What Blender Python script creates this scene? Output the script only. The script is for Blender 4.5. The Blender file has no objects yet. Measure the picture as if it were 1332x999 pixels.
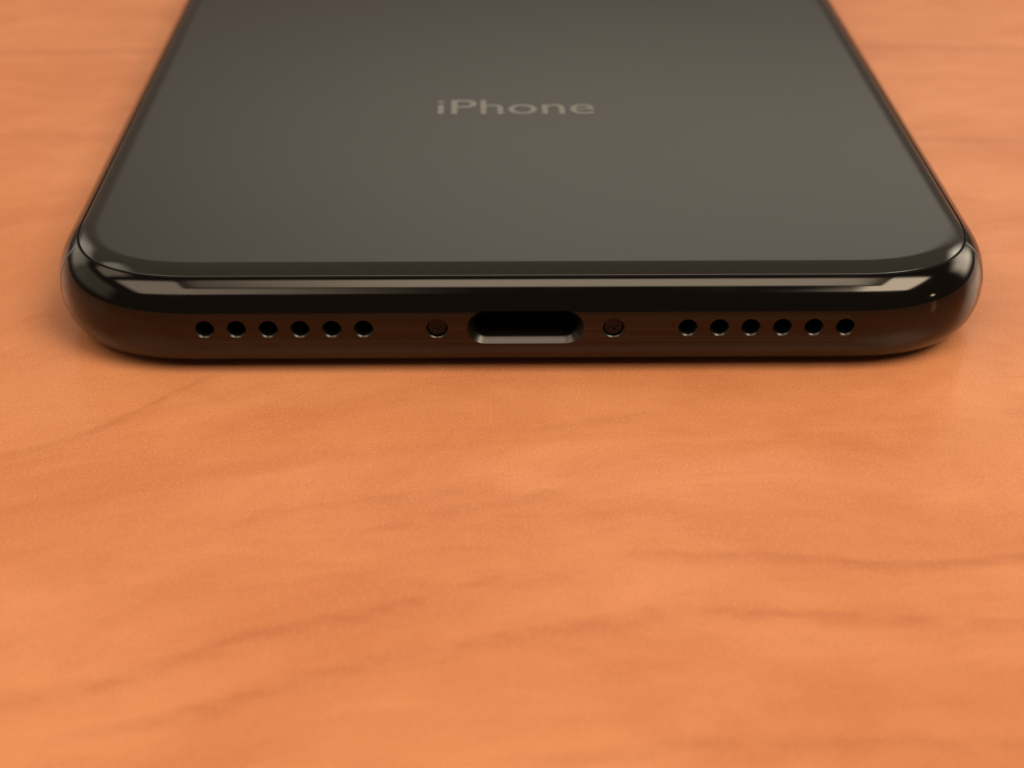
import bpy, bmesh, math, random
from mathutils import Vector, Matrix
from mathutils.bvhtree import BVHTree

random.seed(4)
SC = bpy.context.scene
COL = SC.collection
MM = 0.001

# ---------------------------------------------------------------- camera
cx, cy, cz = -3.3401, -113.793, 61.4133
pitch, yaw, roll, fpx = 0.499438, 0.0206622, 0.0050927, 2301.25
cp, sp, cw, sw = math.cos(pitch), math.sin(pitch), math.cos(yaw), math.sin(yaw)
fw = Vector((sw * cp, cw * cp, -sp))
r0 = Vector((cw, -sw, 0))
u0 = r0.cross(fw)
rt = r0 * math.cos(roll) + u0 * math.sin(roll)
up = u0 * math.cos(roll) - r0 * math.sin(roll)
cam = bpy.data.cameras.new('camera')
cam_o = bpy.data.objects.new('camera', cam)
COL.objects.link(cam_o)
M = Matrix.Identity(4)
for i in range(3):
    M[i][0], M[i][1], M[i][2] = rt[i], up[i], -fw[i]
M.translation = Vector((cx, cy, cz)) * MM
cam_o.matrix_world = M
cam.sensor_width = 36
cam.lens = fpx / 1332 * 36
cam.clip_start, cam.clip_end = 0.005, 50
cam.dof.use_dof = True
cam.dof.focus_distance = (Vector((0, 1.0, 5.0)) - Vector((cx, cy, cz))).dot(fw) * MM
cam.dof.aperture_fstop = 45
SC.camera = cam_o

# ---------------------------------------------------------------- world, lamps, exposure
W = bpy.data.worlds.new('World')
SC.world = W
W.use_nodes = True
W.node_tree.nodes['Background'].inputs[0].default_value = (1, .74, .58, 1)
W.node_tree.nodes['Background'].inputs[1].default_value = 0.09
SC.view_settings.view_transform = 'Standard'
SC.view_settings.look = 'None'
SC.view_settings.exposure = 0.65
SC.view_settings.gamma = 1.0
WARM = (1.0, .88, .70)


def area(name, loc, target, sx, sy, radiance, soft=(0, 0), color=WARM):
    """rectangular lamp; soft = share of its width and height over which the diffuser fades at the rim"""
    l = bpy.data.lights.new(name, 'AREA')
    l.shape = 'RECTANGLE'
    l.size, l.size_y = sx, sy
    l.energy = radiance * math.pi * sx * sy
    l.color = color
    if max(soft) > 0:
        l.use_nodes = True
        t = l.node_tree
        em = t.nodes['Emission']
        geo = t.nodes.new('ShaderNodeNewGeometry')
        sp_ = t.nodes.new('ShaderNodeSeparateXYZ')
        t.links.new(geo.outputs['Parametric'], sp_.inputs[0])
        prev = None
        for k in (0, 1):
            if soft[k] <= 0:
                continue
            d = t.nodes.new('ShaderNodeMath')          # distance to the nearer rim = .5 - |u - .5|
            d.operation = 'SUBTRACT'
            t.links.new(sp_.outputs[k], d.inputs[0])
            d.inputs[1].default_value = .5
            ab = t.nodes.new('ShaderNodeMath')
            ab.operation = 'ABSOLUTE'
            t.links.new(d.outputs[0], ab.inputs[0])
            mr = t.nodes.new('ShaderNodeMapRange')
            mr.interpolation_type = 'SMOOTHSTEP'
            t.links.new(ab.outputs[0], mr.inputs[0])
            for i, v in ((1, .5 - soft[k]), (2, .5), (3, 1.0), (4, 0.0)):
                mr.inputs[i].default_value = v
            if prev is None:
                prev = mr.outputs[0]
            else:
                mu = t.nodes.new('ShaderNodeMath')
                mu.operation = 'MULTIPLY'
                t.links.new(prev, mu.inputs[0])
                t.links.new(mr.outputs[0], mu.inputs[1])
                prev = mu.outputs[0]
        t.links.new(prev, em.inputs['Strength'])
    o = bpy.data.objects.new(name, l)
    COL.objects.link(o)
    o.location = loc
    o.rotation_euler = (Vector(target) - Vector(loc)).to_track_quat('-Z', 'Y').to_euler()
    return o


# bright far side of the room, ceiling panels above and behind the viewer
area('far_light', (0.40, 1.9, 0.90), (0.40, 0, 0.90), 2.6, 1.0, 0.355, (.42, .40), (1.0, .94, .79))
area('overhead_light', (0.216, -0.684, 2.34), (0.216, -0.684, 0), 1.656, 1.188, 3.1, (.36, .22))
area('overhead_light', (1.548, -1.206, 2.34), (1.548, -1.206, 0), 2.016, 2.268, 6.8, (.18, .18))
area('overhead_light', (-1.296, -1.296, 2.34), (-1.296, -1.296, 0), 2.61, 2.34, 2.1, (.24, .18))
area('overhead_light', (-2.07, 0.76, 2.34), (-2.07, 0.76, 0), 1.8, 1.62, 1.2, (.3, .3))  # added fill high on the left, thins the table shade beside the phone
area('wall_light', (-1.9, 0.1, 0.75), (0, 0.1, 0.75), 2.4, 1.3, 0.36, (.25, .3))
area('far_light', (1.65, 0.95, 0.70), (0, 0, 0.2), 1.5, 1.2, 3.4, (.35, .35))
area('far_light', (-1.45, 1.35, 0.70), (0, 0, 0.2), 1.4, 1.1, 0.9, (.35, .35))  # added lamp at far left, deepens the shade in front of the phone
l = bpy.data.lights.new('bulb_light', 'POINT')
l.shadow_soft_size = .05
l.energy = .9
l.color = (1, .75, .45)
lo = bpy.data.objects.new('bulb_light', l)
COL.objects.link(lo)
lo.location = (1.55, -.80, .36)


# ---------------------------------------------------------------- helpers
def link(name, me, mat=None, parent=None):
    o = bpy.data.objects.new(name, me)
    COL.objects.link(o)
    if mat is not None and not me.materials:
        me.materials.append(mat)
    if parent is not None:
        o.parent = parent
    return o


def smooth(me):
    me.polygons.foreach_set('use_smooth', [True] * len(me.polygons))


def from_bm(name, bm, mat, parent, flat=False):
    me = bpy.data.meshes.new(name)
    bmesh.ops.recalc_face_normals(bm, faces=bm.faces)
    bm.to_mesh(me)
    bm.free()
    if not flat:
        smooth(me)
    return link(name, me, mat, parent)


class NT:
    """tiny node-building helper"""
    def __init__(self, name):
        self.m = bpy.data.materials.new(name)
        self.m.use_nodes = True
        self.t = self.m.node_tree
        self.b = self.t.nodes['Principled BSDF']

    def n(self, typ, **kw):
        nd = self.t.nodes.new(typ)
        for k, v in kw.items():
            setattr(nd, k, v)
        return nd

    def put(self, sock, v):
        if hasattr(v, 'is_output') or isinstance(v, bpy.types.NodeSocket):
            self.t.links.new(v, sock)
        else:
            sock.default_value = v

    def math(self, op, a, b=0.0, c=0.0, clamp=False):
        nd = self.n('ShaderNodeMath', operation=op, use_clamp=clamp)
        for s, v in zip(nd.inputs, (a, b, c)):
            self.put(s, v)
        return nd.outputs[0]

    def maprange(self, v, a, b, c=0.0, d=1.0, kind='SMOOTHSTEP'):
        nd = self.n('ShaderNodeMapRange', interpolation_type=kind)
        for s, x in zip(nd.inputs, (v, a, b, c, d)):
            self.put(s, x)
        return nd.outputs[0]

    def noise(self, vec, scale, detail=2.0, rough=.5, dist=0.0, dims='3D'):
        nd = self.n('ShaderNodeTexNoise', noise_dimensions=dims)
        self.put(nd.inputs['Vector'], vec)
        nd.inputs['Scale'].default_value = scale
        nd.inputs['Detail'].default_value = detail
        nd.inputs['Roughness'].default_value = rough
        nd.inputs['Distortion'].default_value = dist
        return nd.outputs[0]

    def comb(self, x, y, z=0.0):
        nd = self.n('ShaderNodeCombineXYZ')
        for s, v in zip(nd.inputs, (x, y, z)):
            self.put(s, v)
        return nd.outputs[0]

    def mix(self, f, a, b):
        nd = self.n('ShaderNodeMix', data_type='RGBA')
        self.put(nd.inputs[0], f)
        self.put(nd.inputs[6], a)
        self.put(nd.inputs[7], b)
        return nd.outputs[2]

    def bump(self, h, strength, dist):
        nd = self.n('ShaderNodeBump')
        nd.inputs['Strength'].default_value = strength
        nd.inputs['Distance'].default_value = dist
        self.put(nd.inputs['Height'], h)
        self.t.links.new(nd.outputs[0], self.b.inputs['Normal'])

    def set(self, **kw):
        for k, v in kw.items():
            self.put(self.b.inputs[k.replace('_', ' ')], v)


# ---------------------------------------------------------------- materials
# wood table: warm cherry laminate, grain bending up to the right at the near left
w = NT('cherry_wood')
tc = w.n('ShaderNodeTexCoord')
sep = w.n('ShaderNodeSeparateXYZ')
w.t.links.new(tc.outputs['Object'], sep.inputs[0])
X, Y = sep.outputs[0], sep.outputs[1]
warp = w.noise(w.comb(X, Y), 55, 3, .55)
warp2 = w.noise(w.comb(w.math('MULTIPLY', X, .6), Y, 3.1), 420, 3, .6)
wob = w.math('ADD', w.math('MULTIPLY', w.math('SUBTRACT', warp, .5), .0022),
             w.math('MULTIPLY', w.math('SUBTRACT', warp2, .5), .0009))
YW = w.math('ADD', Y, wob)
bend = w.math('MINIMUM', w.math('SUBTRACT', X, .010), 0.0)
bend = w.math('MULTIPLY', w.math('MULTIPLY', bend, bend), w.maprange(Y, .0, .045, -5.2, 0.0))
V = w.math('SUBTRACT', YW, bend)
# broad mottling and figure
mott = w.noise(w.comb(w.math('MULTIPLY', X, 45), w.math('MULTIPLY', V, 80)), 1.0, 5, .66, .4)
mott2 = w.noise(w.comb(w.math('MULTIPLY', X, 210), w.math('MULTIPLY', V, 330), 7.0), 1.0, 5, .68, .5)
band = w.noise(w.comb(w.math('MULTIPLY', X, 9), w.math('MULTIPLY', V, 150), 2.0), 1.0, 3, .55, .3)
fine = w.noise(w.comb(w.math('MULTIPLY', X, 150), w.math('MULTIPLY', V, 1500), 5.0), 1.0, 3, .6)
STREAKS = [
    # (points in mm, half width mm, strength, fade mm, noisy)
    ([(-60, -16), (-35.7, -10.7), (-31.9, -9.0), (-28.3, -6.1), (-24.9, -2.0), (-20, 4)], .34, .52, 7, .5),
    ([(-45, -40.5), (-29.6, -36.9), (-26, -36.1), (-21.7, -34.1), (-17.7, -31.8), (-11.7, -29.8), (-4.5, -27.1), (0, -25.6)], .55, .62, 9, .7),
    ([(-28, -41), (-22.1, -38.9), (-15.8, -36.7), (-12.1, -35.2), (-8.8, -33.6), (-4.5, -32.7), (-.9, -31.1), (4, -30.2), (7.7, -29.3), (11.7, -29.5), (18, -29.9), (28.3, -30.6), (45, -31)], .50, .55, 9, .7),
    ([(3, -23.1), (7.8, -23.2), (12.5, -23.4), (17.2, -23.7), (22.8, -24.4), (30.2, -23.6), (40, -23.2)], .36, .60, 5, .5),
    ([(-4, -42.3), (-1.8, -42), (3.7, -41.7), (7.8, -40.7), (13.5, -41), (25.4, -40.9), (34, -40.6)], .45, .42, 5, .6),
    ([(-25, -24), (-20.8, -21.6), (-15.9, -17.6), (-11.5, -16.8), (-4.6, -15.9), (2, -15)], .5, .34, 8, .8),
    ([(-66, 75.2), (-56, 75.5), (-41, 76), (-30, 76)], .8, .55, 8, .4),
    ([(30, 78), (37, 77.8), (44.6, 77.2), (57.6, 76.6), (66, 76.4)], .8, .45, 8, .4),
    ([(33, 48.6), (39.2, 48.3), (42.9, 48.1), (49.7, 47.7), (60, 47.2)], .5, .6, 6, .4),
    ([(-60, 49.8), (-50, 49.8), (-42.4, 49.3), (-38, 49.7), (-30, 50)], .6, .3, 6, .5),
    ([(-12, -29.4), (-6.3, -27.9), (-2.2, -25.9), (1.1, -25.4), (6, -24.6)], .55, .5, 5, .7),
    ([(-14, -22), (-10.4, -20.4), (-6.5, -18.7), (-2.6, -17.3), (1.4, -16), (6, -15)], .5, .35, 7, .8),
    ([(-5, -7.5), (2, -6.8), (6, -6.2), (12, -5)], .45, .40, 5, .8),
]
XN = w.maprange(X, -.07, .07, 0, 1, 'LINEAR')
brk = w.noise(w.comb(w.math('MULTIPLY', X, 260), w.math('MULTIPLY', Y, 500), 11.0), 1.0, 2, .6)
brk = w.maprange(brk, .36, .62, 0, 1)
total = None
for pts, hw, st, fade, nz in STREAKS:
    fc = w.n('ShaderNodeFloatCurve')
    cu = fc.mapping.curves[0]
    P = [((x + 70) / 140, (y + 60) / 160) for x, y in pts]
    cu.points[0].location, cu.points[1].location = P[0], P[-1]
    for q in P[1:-1]:
        cu.points.new(*q)
    for q in cu.points:
        q.handle_type = 'AUTO'
    fc.mapping.extend = 'HORIZONTAL'
    fc.mapping.update()
    w.put(fc.inputs['Value'], XN)
    y0 = w.math('MULTIPLY_ADD', fc.outputs[0], .16, -.06)
    d = w.math('DIVIDE', w.math('SUBTRACT', YW, y0), hw * 1.15 * MM)
    # sharp on the far side, feathered toward the viewer
    soft = w.math('MULTIPLY', w.math('MINIMUM', d, 0.0), .55)
    d2 = w.math('ADD', w.math('MAXIMUM', d, 0.0), soft)
    g = w.math('EXPONENT', w.math('MULTIPLY', w.math('MULTIPLY', d2, d2), -1.0))
    a, b = pts[0][0] * MM, pts[-1][0] * MM
    g = w.math('MULTIPLY', g, w.math('MULTIPLY', w.maprange(X, a, a + fade * MM), w.maprange(X, b - fade * MM, b, 1, 0)))
    g = w.math('MULTIPLY', g, w.math('MULTIPLY_ADD', brk, nz * st, (1 - nz) * st))
    total = g if total is None else w.math('MAXIMUM', total, g)
col = w.mix(w.maprange(mott, .30, .72), (.515, .178, .071, 1), (.620, .240, .104, 1))
col = w.mix(w.math('MULTIPLY', w.maprange(mott2, .48, .74), .17), col, (.430, .130, .042, 1))
col = w.mix(w.math('MULTIPLY', w.maprange(band, .54, .76), w.maprange(Y, .0, .04, .20, .08)), col, (.420, .130, .044, 1))
col = w.mix(w.math('MULTIPLY', w.maprange(fine, .55, .8), .18), col, (.36, .11, .04, 1))
col = w.mix(w.math('MULTIPLY', total, .64), col, (.330, .095, .044, 1))
speck = w.noise(w.comb(X, Y), 5200, 1, .5)
col = w.mix(w.math('MULTIPLY', w.maprange(speck, .56, .72), .22), col, (.80, .42, .20, 1))
col = w.mix(w.math('MULTIPLY', w.maprange(speck, .44, .25), .20), col, (.28, .08, .03, 1))
w.set(Base_Color=col, Roughness=w.maprange(mott2, .3, .7, .20, .27), Specular_IOR_Level=.5)
w.bump(w.math('ADD', w.math('MULTIPLY', speck, .5), w.math('MULTIPLY', fine, .3)), .14, .00004)
WOOD = w.m

f = NT('dark_polished_steel')
tc = f.n('ShaderNodeTexCoord')
sm = f.noise(tc.outputs['Object'], 160, 3, .6)
f.set(Base_Color=(.041, .036, .032, 1), Metallic=1.0, Roughness=f.maprange(sm, .35,   .75, .055, .11))
STEEL = f.m

f = NT('machined_steel_edge')
f.set(Base_Color=(.048, .042, .038, 1), Metallic=1.0, Roughness=.30)
MACHINED = f.m

g = NT('smoked_back_glass')
tc = g.n('ShaderNodeTexCoord')
sm = g.noise(tc.outputs['Object'], 45, 4, .6)
g.set(Base_Color=(.018, .0165, .0148, 1), IOR=1.52, Roughness=g.maprange(sm, .3, .75, .05, .11))
GLASS = g.m

k = NT('black_rubber_seal')
k.set(Base_Color=(.006, .006, .006, 1), Roughness=.7, Specular_IOR_Level=.2)
SEAL = k.m
k = NT('black_recess')
k.set(Base_Color=(.003, .0025, .002, 1), Roughness=.85, Specular_IOR_Level=.05)
BLACK = k.m
k = NT('dark_steel_screw')
k.set(Base_Color=(.024, .021, .019, 1), Metallic=1.0, Roughness=.34)
SCREW = k.m
k = NT('grey_plastic_band')
k.set(Base_Color=(.045, .045, .047, 1), Roughness=.25)
BAND = k.m
k = NT('silvery_print')
k.set(Base_Color=(.165, .158, .150, 1), Roughness=.45, Specular_IOR_Level=.5)
PRINT = k.m

# ---------------------------------------------------------------- table (slab, real thickness, eased edge)
bm = bmesh.new()
L_, R_, N_, F_, T_ = -.9, .9, -.55, .55, -.028
bmesh.ops.create_cube(bm, size=1.0)
for v in bm.verts:
    v.co = Vector((R_ if v.co.x > 0 else L_, F_ if v.co.y > 0 else N_, 0 if v.co.z > 0 else T_))
bmesh.ops.bevel(bm, geom=list(bm.edges), offset=.003, segments=3, affect='EDGES')
table = from_bm('wooden_table_top', bm, WOOD, None, flat=True)
table['label'] = 'orange-brown cherry wood table top with soft curving grain, under the smartphone'
table['category'] = 'table'

# ---------------------------------------------------------------- the phone
HW, LEN, HH = 35.45, 143.6, 3.85
CC, CN = 12.017, 2.3853          # corner size and superellipse exponent
PA, PM = 3.833, 2.2907           # edge profile: inward extent and exponent
PS = 1.0127                      # profile parameter at the glass seam


def outline(n=44):
    """plan outline, counter-clockwise from the near right: (x, y, nx, ny)"""
    e = 2 / CN
    q = []
    for i in range(n + 1):
        t = math.pi / 2 * i / n
        c_, s_ = max(math.cos(t), 0), max(math.sin(t), 0)
        u, v = CC * (1 - c_ ** e), CC * (1 - s_ ** e)       # distance from the side, from the end
        nx, ny = max(c_, 1e-9) ** (2 - e), max(s_, 1e-9) ** (2 - e)
        l = math.hypot(nx, ny)
        q.append((u, v, nx / l, ny / l))
    out = []
    for u, v, a, b in reversed(q):   # near right corner
        out.append((HW - u, v, a, -b))
    for u, v, a, b in q:             # far right
        out.append((HW - u, LEN - v, a, b))
    for u, v, a, b in reversed(q):   # far left
        out.append((-HW + u, LEN - v, -a, b))
    for u, v, a, b in q:             # near left
        out.append((-HW + u, v, -a, -b))
    return out


OUT = outline()


def prof(t):
    """edge profile at parameter t: inset, z, and normal (outward, up)"""
    e = 2 / PM
    c_, s_ = math.cos(t), math.sin(t)
    ins = PA * (1 - max(c_, 0) ** e)
    z = HH + HH * math.copysign(abs(s_) ** e, s_)
    no = max(c_, 1e-9) ** (2 - e) / PA
    nz = math.copysign(max(abs(s_), 1e-9) ** (2 - e), s_) / HH
    l = math.hypot(no, nz)
    return ins, z, no / l, nz / l


def sweep(profile, cap_top=False, cap_bottom=False, closed=False):
    """bmesh from a list of (inset, z) swept round the outline (bottom to top)"""
    bm = bmesh.new()
    rings = []
    for ins, z in profile:
        rings.append([bm.verts.new(((x - nx * ins) * MM, (y - ny * ins) * MM, z * MM)) for x, y, nx, ny in OUT])
    n = len(OUT)
    pairs = list(zip(rings, rings[1:]))
    if closed:
        pairs.append((rings[-1], rings[0]))
    for a, b in pairs:
        for i in range(n):
            j = (i + 1) % n
            bm.faces.new((a[i], a[j], b[j], b[i]))
    if cap_top:
        bm.faces.new(rings[-1])
    if cap_bottom:
        bm.faces.new(list(reversed(rings[0])))
    return bm, rings


phone = bpy.data.objects.new('smartphone', None)
COL.objects.link(phone)
phone.location = (0, 0, .00005)
phone['label'] = 'dark grey glass-backed smartphone lying face down, its charging port edge toward the viewer'
phone['category'] = 'smartphone'

# --- frame: closed solid, outer arc with tiny rolled lips at both seams
NP = 56
TS = PS - .012
arc = [prof(-TS + 2 * TS * i / NP) for i in range(NP + 1)]
pr = [(3.0, HH - (arc[-1][1] - .32 - HH))]
prn = [None]
ai, az = arc[-1][0], arc[-1][1]
lip = [(ai + .030, az + .006), (ai + .052, az - .010), (ai + .060, az - .045), (ai + .062, az - .32)]
low = [(i, 2 * HH - z) for i, z in reversed(lip)]
profile = [(3.0, 2 * HH - (az - .32))] + low + [(a[0], a[1]) for a in arc] + lip + [(3.0, az - .32)]
fbm, rings = sweep(profile, True, True)
fme = bpy.data.meshes.new('frame')
bmesh.ops.recalc_face_normals(fbm, faces=fbm.faces)
fbm.to_mesh(fme)
fbm.free()
fme.materials.append(STEEL)
frame = link('frame', fme)

# reference surface (outer arc only) with its exact normals, for clean reflections after cutting
ref_v, ref_n, ref_f = [], [], []
for a in arc:
    for x, y, nx, ny in OUT:
        ref_v.append(Vector(((x - nx * a[0]) * MM, (y - ny * a[0]) * MM, a[1] * MM)))
        ref_n.append(Vector((nx * a[2], ny * a[2], a[3])).normalized())
n = len(OUT)
for r in range(NP):
    for i in range(n):
        j = (i + 1) % n
        A, B, C_, D = r * n + i, r * n + j, (r + 1) * n + j, (r + 1) * n + i
        ref_f += [(A, B, C_), (A, C_, D)]
bvh = BVHTree.FromPolygons([v * 1000 for v in ref_v], ref_f)

# --- cutters: speaker holes, screw wells, charging port
HP, HO = 2.2817, 11.698
HOLES = [s * (HO + HP * i) for s in (-1, 1) for i in range(6)]
SCREWS = [-6.40, 6.32]
HR = .610
SR = .715
PORT_X, PORT_HW, PORT_HH = -.03, 3.70, .93


def ring_pts(kind, r, segs=40):
    if kind == 'circle':
        return [(r * math.cos(2 * math.pi * i / segs), r * math.sin(2 * math.pi * i / segs)) for i in range(segs)]
    # stadium: r is the growth of the port outline
    pts = []
    rad = PORT_HH * .97 + r
    hx, hz = PORT_HW + r - rad, PORT_HH + r - rad
    for (qx, qz, a0) in ((hx, hz, 0), (-hx, hz, 90), (-hx, -hz, 180), (hx, -hz, 270)):
        for i in range(15):
            a = math.radians(a0 + 90 * i / 14)
            pts.append((qx + rad * math.cos(a), qz + rad * math.sin(a)))
    return pts


def lathe(bm, kind, x0, steps, cap0=True, cap1=True, z0=HH):
    """steps: (radius-or-growth, y); returns rings"""
    rs = []
    for st in steps:
        r, y = st[0], st[1]
        dz = st[2] if len(st) > 2 else 0.0
        rs.append([bm.verts.new(((x0 + p[0]) * MM, y * MM, (z0 + dz + p[1]) * MM)) for p in ring_pts(kind, r)])
    for a, b in zip(rs, rs[1:]):
        m = len(a)
        for i in range(m):
            j = (i + 1) % m
            bm.faces.new((a[i], a[j], b[j], b[i]))
    if cap0:
        bm.faces.new(rs[0])
    if cap1:
        bm.faces.new(list(reversed(rs[-1])))
    return rs


cb = bmesh.new()
for x in HOLES:
    lathe(cb, 'circle', x, [(HR + .115, -.03, -.06), (HR, .12), (HR, .15), (HR, 2.4)])
for x in SCREWS:
    lathe(cb, 'circle', x, [(SR + .11, -.03, -.055), (SR, .11), (SR, .13), (SR, 1.2)])
lathe(cb, 'port', PORT_X, [(.555, -.06), (.43, .10), (.06, .50), (.0, .60), (.0, 6.5)])
bmesh.ops.recalc_face_normals(cb, faces=cb.faces)
cme = bpy.data.meshes.new('cutter')
cb.to_mesh(cme)
cb.free()
cut = link('cutter', cme, STEEL)
mod = frame.modifiers.new('cut', 'BOOLEAN')
mod.operation, mod.solver, mod.object = 'DIFFERENCE', 'EXACT', cut
dg = bpy.context.evaluated_depsgraph_get()
res = bpy.data.meshes.new_from_object(frame.evaluated_get(dg))
res.name = 'frame'
frame.modifiers.clear()
frame.data = res
bpy.data.objects.remove(cut)
frame.parent = phone
smooth(res)
res.materials.clear()
res.materials.append(STEEL)
res.materials.append(MACHINED)
res.polygons.foreach_set('material_index', [0] * len(res.polygons))
# exact normals on the outer surface, face normals on cut walls
face_ref = []
vnorm = [None] * len(res.vertices)
for v in res.vertices:
    loc, nr, idx, dist = bvh.find_nearest(v.co * 1000)
    if dist is not None and dist < .02:
        a, b, c = ref_f[idx]
        A, B, C_ = ref_v[a] * 1000, ref_v[b] * 1000, ref_v[c] * 1000
        v0, v1, v2 = B - A, C_ - A, loc - A
        d00, d01, d11, d20, d21 = v0.dot(v0), v0.dot(v1), v1.dot(v1), v2.dot(v0), v2.dot(v1)
        den = d00 * d11 - d01 * d01
        if abs(den) > 1e-12:
            bv, cv = (d11 * d20 - d01 * d21) / den, (d00 * d21 - d01 * d20) / den
            vnorm[v.index] = (ref_n[a] * (1 - bv - cv) + ref_n[b] * bv + ref_n[c] * cv).normalized()
        else:
            vnorm[v.index] = ref_n[a].copy()
loops = [None] * len(res.loops)
vfaces = {}
for p in res.polygons:
    for vi in p.vertices:
        vfaces.setdefault(vi, []).append(p.normal.copy())
corner = [Vector(cn.vector) for cn in res.corner_normals]
for p in res.polygons:
    ok = all(vnorm[vi] is not None for vi in p.vertices) and \
        p.normal.dot(sum((vnorm[vi] for vi in p.vertices), Vector()).normalized()) > .93
    if not ok and p.center.y < .0075 and abs(p.center.x) < .0245 and .0015 < p.center.z < .0062:
        p.material_index = 1
    for li, vi in zip(p.loop_indices, p.vertices):
        if ok:
            loops[li] = vnorm[vi]
        elif p.center.y < .0075 and abs(p.center.x) < .0245 and .0015 < p.center.z < .0062:
            loops[li] = sum((q for q in vfaces[vi] if q.dot(p.normal) > .90), Vector()).normalized()
        else:
            loops[li] = corner[li]
res.normals_split_custom_set(loops)

# --- back glass and front glass: curved rim running out into the flat
gap = .115
gi = ai + .062 + gap
gz = az - (-.0) + gap * .62
FLAT = 3.32


def glass_profile():
    L, d = FLAT - (gi + .05), 2 * HH - gz
    R = (L * L + d * d) / (2 * d)
    a1 = math.asin(L / R)
    pts = [(gi, gz - .40), (gi, gz - .075), (gi + .012, gz - .035), (gi + .028, gz - .012)]
    for i in range(25):
        a = a1 * (1 - i / 24)
        pts.append((FLAT - R * math.sin(a), 2 * HH - R + R * math.cos(a)))
    pts += [(FLAT + .04, 2 * HH), (FLAT + .3, 2 * HH)]
    return pts


gp = glass_profile()
bm, _ = sweep(gp, True, True)
back = from_bm('back_glass', bm, GLASS, phone)
bm, _ = sweep([(i, 2 * HH - z) for i, z in reversed(gp)], True, True)
front = from_bm('front_glass', bm, GLASS, phone)
# rubber seals down in the two seams
bm, _ = sweep([(ai + .05, az - .30), (ai + .05, az - .115), (gi + .02, az - .10), (gi + .02, az - .30)], closed=True)
from_bm('seam_seal', bm, SEAL, phone, True)
bm, _ = sweep([(i, 2 * HH - z) for i, z in ((ai + .05, az - .30), (ai + .05, az - .115), (gi + .02, az - .10), (gi + .02, az - .30))], closed=True)
from_bm('seam_seal', bm, SEAL, phone, True)

# --- speaker hole linings (one mesh, twelve parts)
bm = bmesh.new()
lathe(bm, 'circle', 0, [(HR - .006, .17), (HR - .012, .8), (HR - .012, 2.35)], cap0=False)
me = bpy.data.meshes.new('speaker_hole')
bmesh.ops.recalc_face_normals(bm, faces=bm.faces)
bm.to_mesh(me)
bm.free()
smooth(me)
me.materials.append(BLACK)
for x in HOLES:
    o = link('speaker_hole', me, None, phone)
    o.location = (x * MM, 0, 0)

# --- charging port lining with its contact tongue floor
bm = bmesh.new()
lathe(bm, 'port', PORT_X, [(-.008, .62), (-.012, 2.0), (-.012, 6.4)], cap0=False)
port = from_bm('charging_port', bm, BLACK, phone)


# --- pentalobe screws, recessed
def screw_mesh():
    bm = bmesh.new()
    S = 60

    def ring(fn, y):
        vs = []
        for i in range(S):
            a = 2 * math.pi * i / S
            r = fn(a)
            vs.append(bm.verts.new((r * math.cos(a) * MM, y * MM, r * math.sin(a) * MM)))
        return vs
    lobe = lambda s: (lambda a: s * (.30 + .055 * math.cos(5 * a + .3)))
    rs = [ring(lambda a: .685, 1.1), ring(lambda a: .685, .36), ring(lambda a: .672, .30), ring(lambda a: .635, .285), ring(lambda a: .52, .28),
          ring(lobe(1.08), .275), ring(lobe(1.0), .29), ring(lobe(.96), .40), ring(lambda a: .10, .42), ]
    for a, b in zip(rs, rs[1:]):
        for i in range(S):
            j = (i + 1) % S
            bm.faces.new((a[i], a[j], b[j], b[i]))
    bm.faces.new(rs[-1])
    me = bpy.data.meshes.new('screw')
    bmesh.ops.recalc_face_normals(bm, faces=bm.faces)
    bm.to_mesh(me)
    bm.free()
    return me


sme = screw_mesh()
for x in SCREWS:
    o = link('screw', sme, SCREW, phone)
    o.location = (x * MM, 0, HH * MM)

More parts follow.
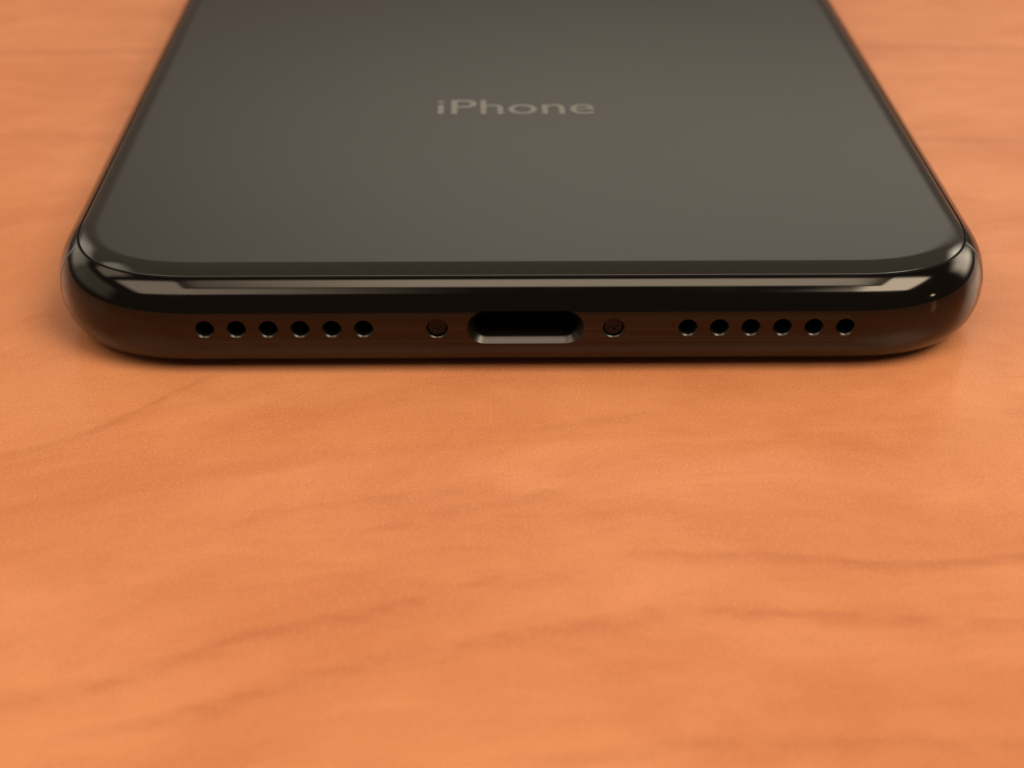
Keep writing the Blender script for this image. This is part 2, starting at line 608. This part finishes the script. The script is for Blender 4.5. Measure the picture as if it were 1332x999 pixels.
# --- wordmark printed on the back glass
cu = bpy.data.curves.new('wordmark', 'FONT')
cu.body = 'iPhone'
cu.size = 1.0
cu.offset = .003
cu.resolution_u = 6
tmp = bpy.data.objects.new('wordmark', cu)
COL.objects.link(tmp)
dg = bpy.context.evaluated_depsgraph_get()
wme = bpy.data.meshes.new_from_object(tmp.evaluated_get(dg))
bpy.data.objects.remove(tmp)
wme.name = 'wordmark'
xs = [v.co.x for v in wme.vertices]
ys = [v.co.y for v in wme.vertices]
x0, x1, y0, y1 = min(xs), max(xs), min(ys), max(ys)
TX0, TX1, TY0, TY1 = -6.96, 6.90, 34.05, 37.73
for v in wme.vertices:
    v.co = Vector(((TX0 + (v.co.x - x0) / (x1 - x0) * (TX1 - TX0)) * MM,
                   (TY0 + (v.co.y - y0) / (y1 - y0) * (TY1 - TY0)) * MM, (2 * HH + .018) * MM))
wm = link('wordmark', wme, PRINT, back)
if not wme.materials or wme.materials[0] != PRINT:
    wme.materials.clear()
    wme.materials.append(PRINT)


# --- antenna bands crossing the frame at the near corners
def band_mesh(side):
    bm = bmesh.new()
    # position along the corner: plan parameter where y is about 7 to 8 mm
    idx = [i for i, (x, y, nx, ny) in enumerate(OUT) if x * side > 0 and y < 20]
    e = 2 / CN

    def at(v):   # distance from the end -> plan point
        s_ = (1 - v / CC) ** (1 / e)
        t = math.asin(min(1, s_))
        c_ = math.cos(t)
        u = CC * (1 - c_ ** e)
        nx, ny = c_ ** (2 - e), s_ ** (2 - e)
        l = math.hypot(nx, ny)
        return side * (HW - u), v, side * nx / l, -ny / l
    cols = []
    for v in (6.65, 6.8, 6.95, 7.1):
        x, y, nx, ny = at(v)
        col_ = []
        for k in range(41):
            a = prof(-TS + 2 * TS * k / 40)
            lift = .012
            ins = a[0] - a[2] * lift
            col_.append(bm.verts.new(((x - nx * ins) * MM, (y - ny * ins) * MM, (a[1] + a[3] * lift) * MM)))
        cols.append(col_)
    for a, b in zip(cols, cols[1:]):
        for k in range(40):
            bm.faces.new((a[k], a[k + 1], b[k + 1], b[k]))
    return bm


for s in (-1, 1):
    o = from_bm('antenna_band', band_mesh(s), BAND, phone)
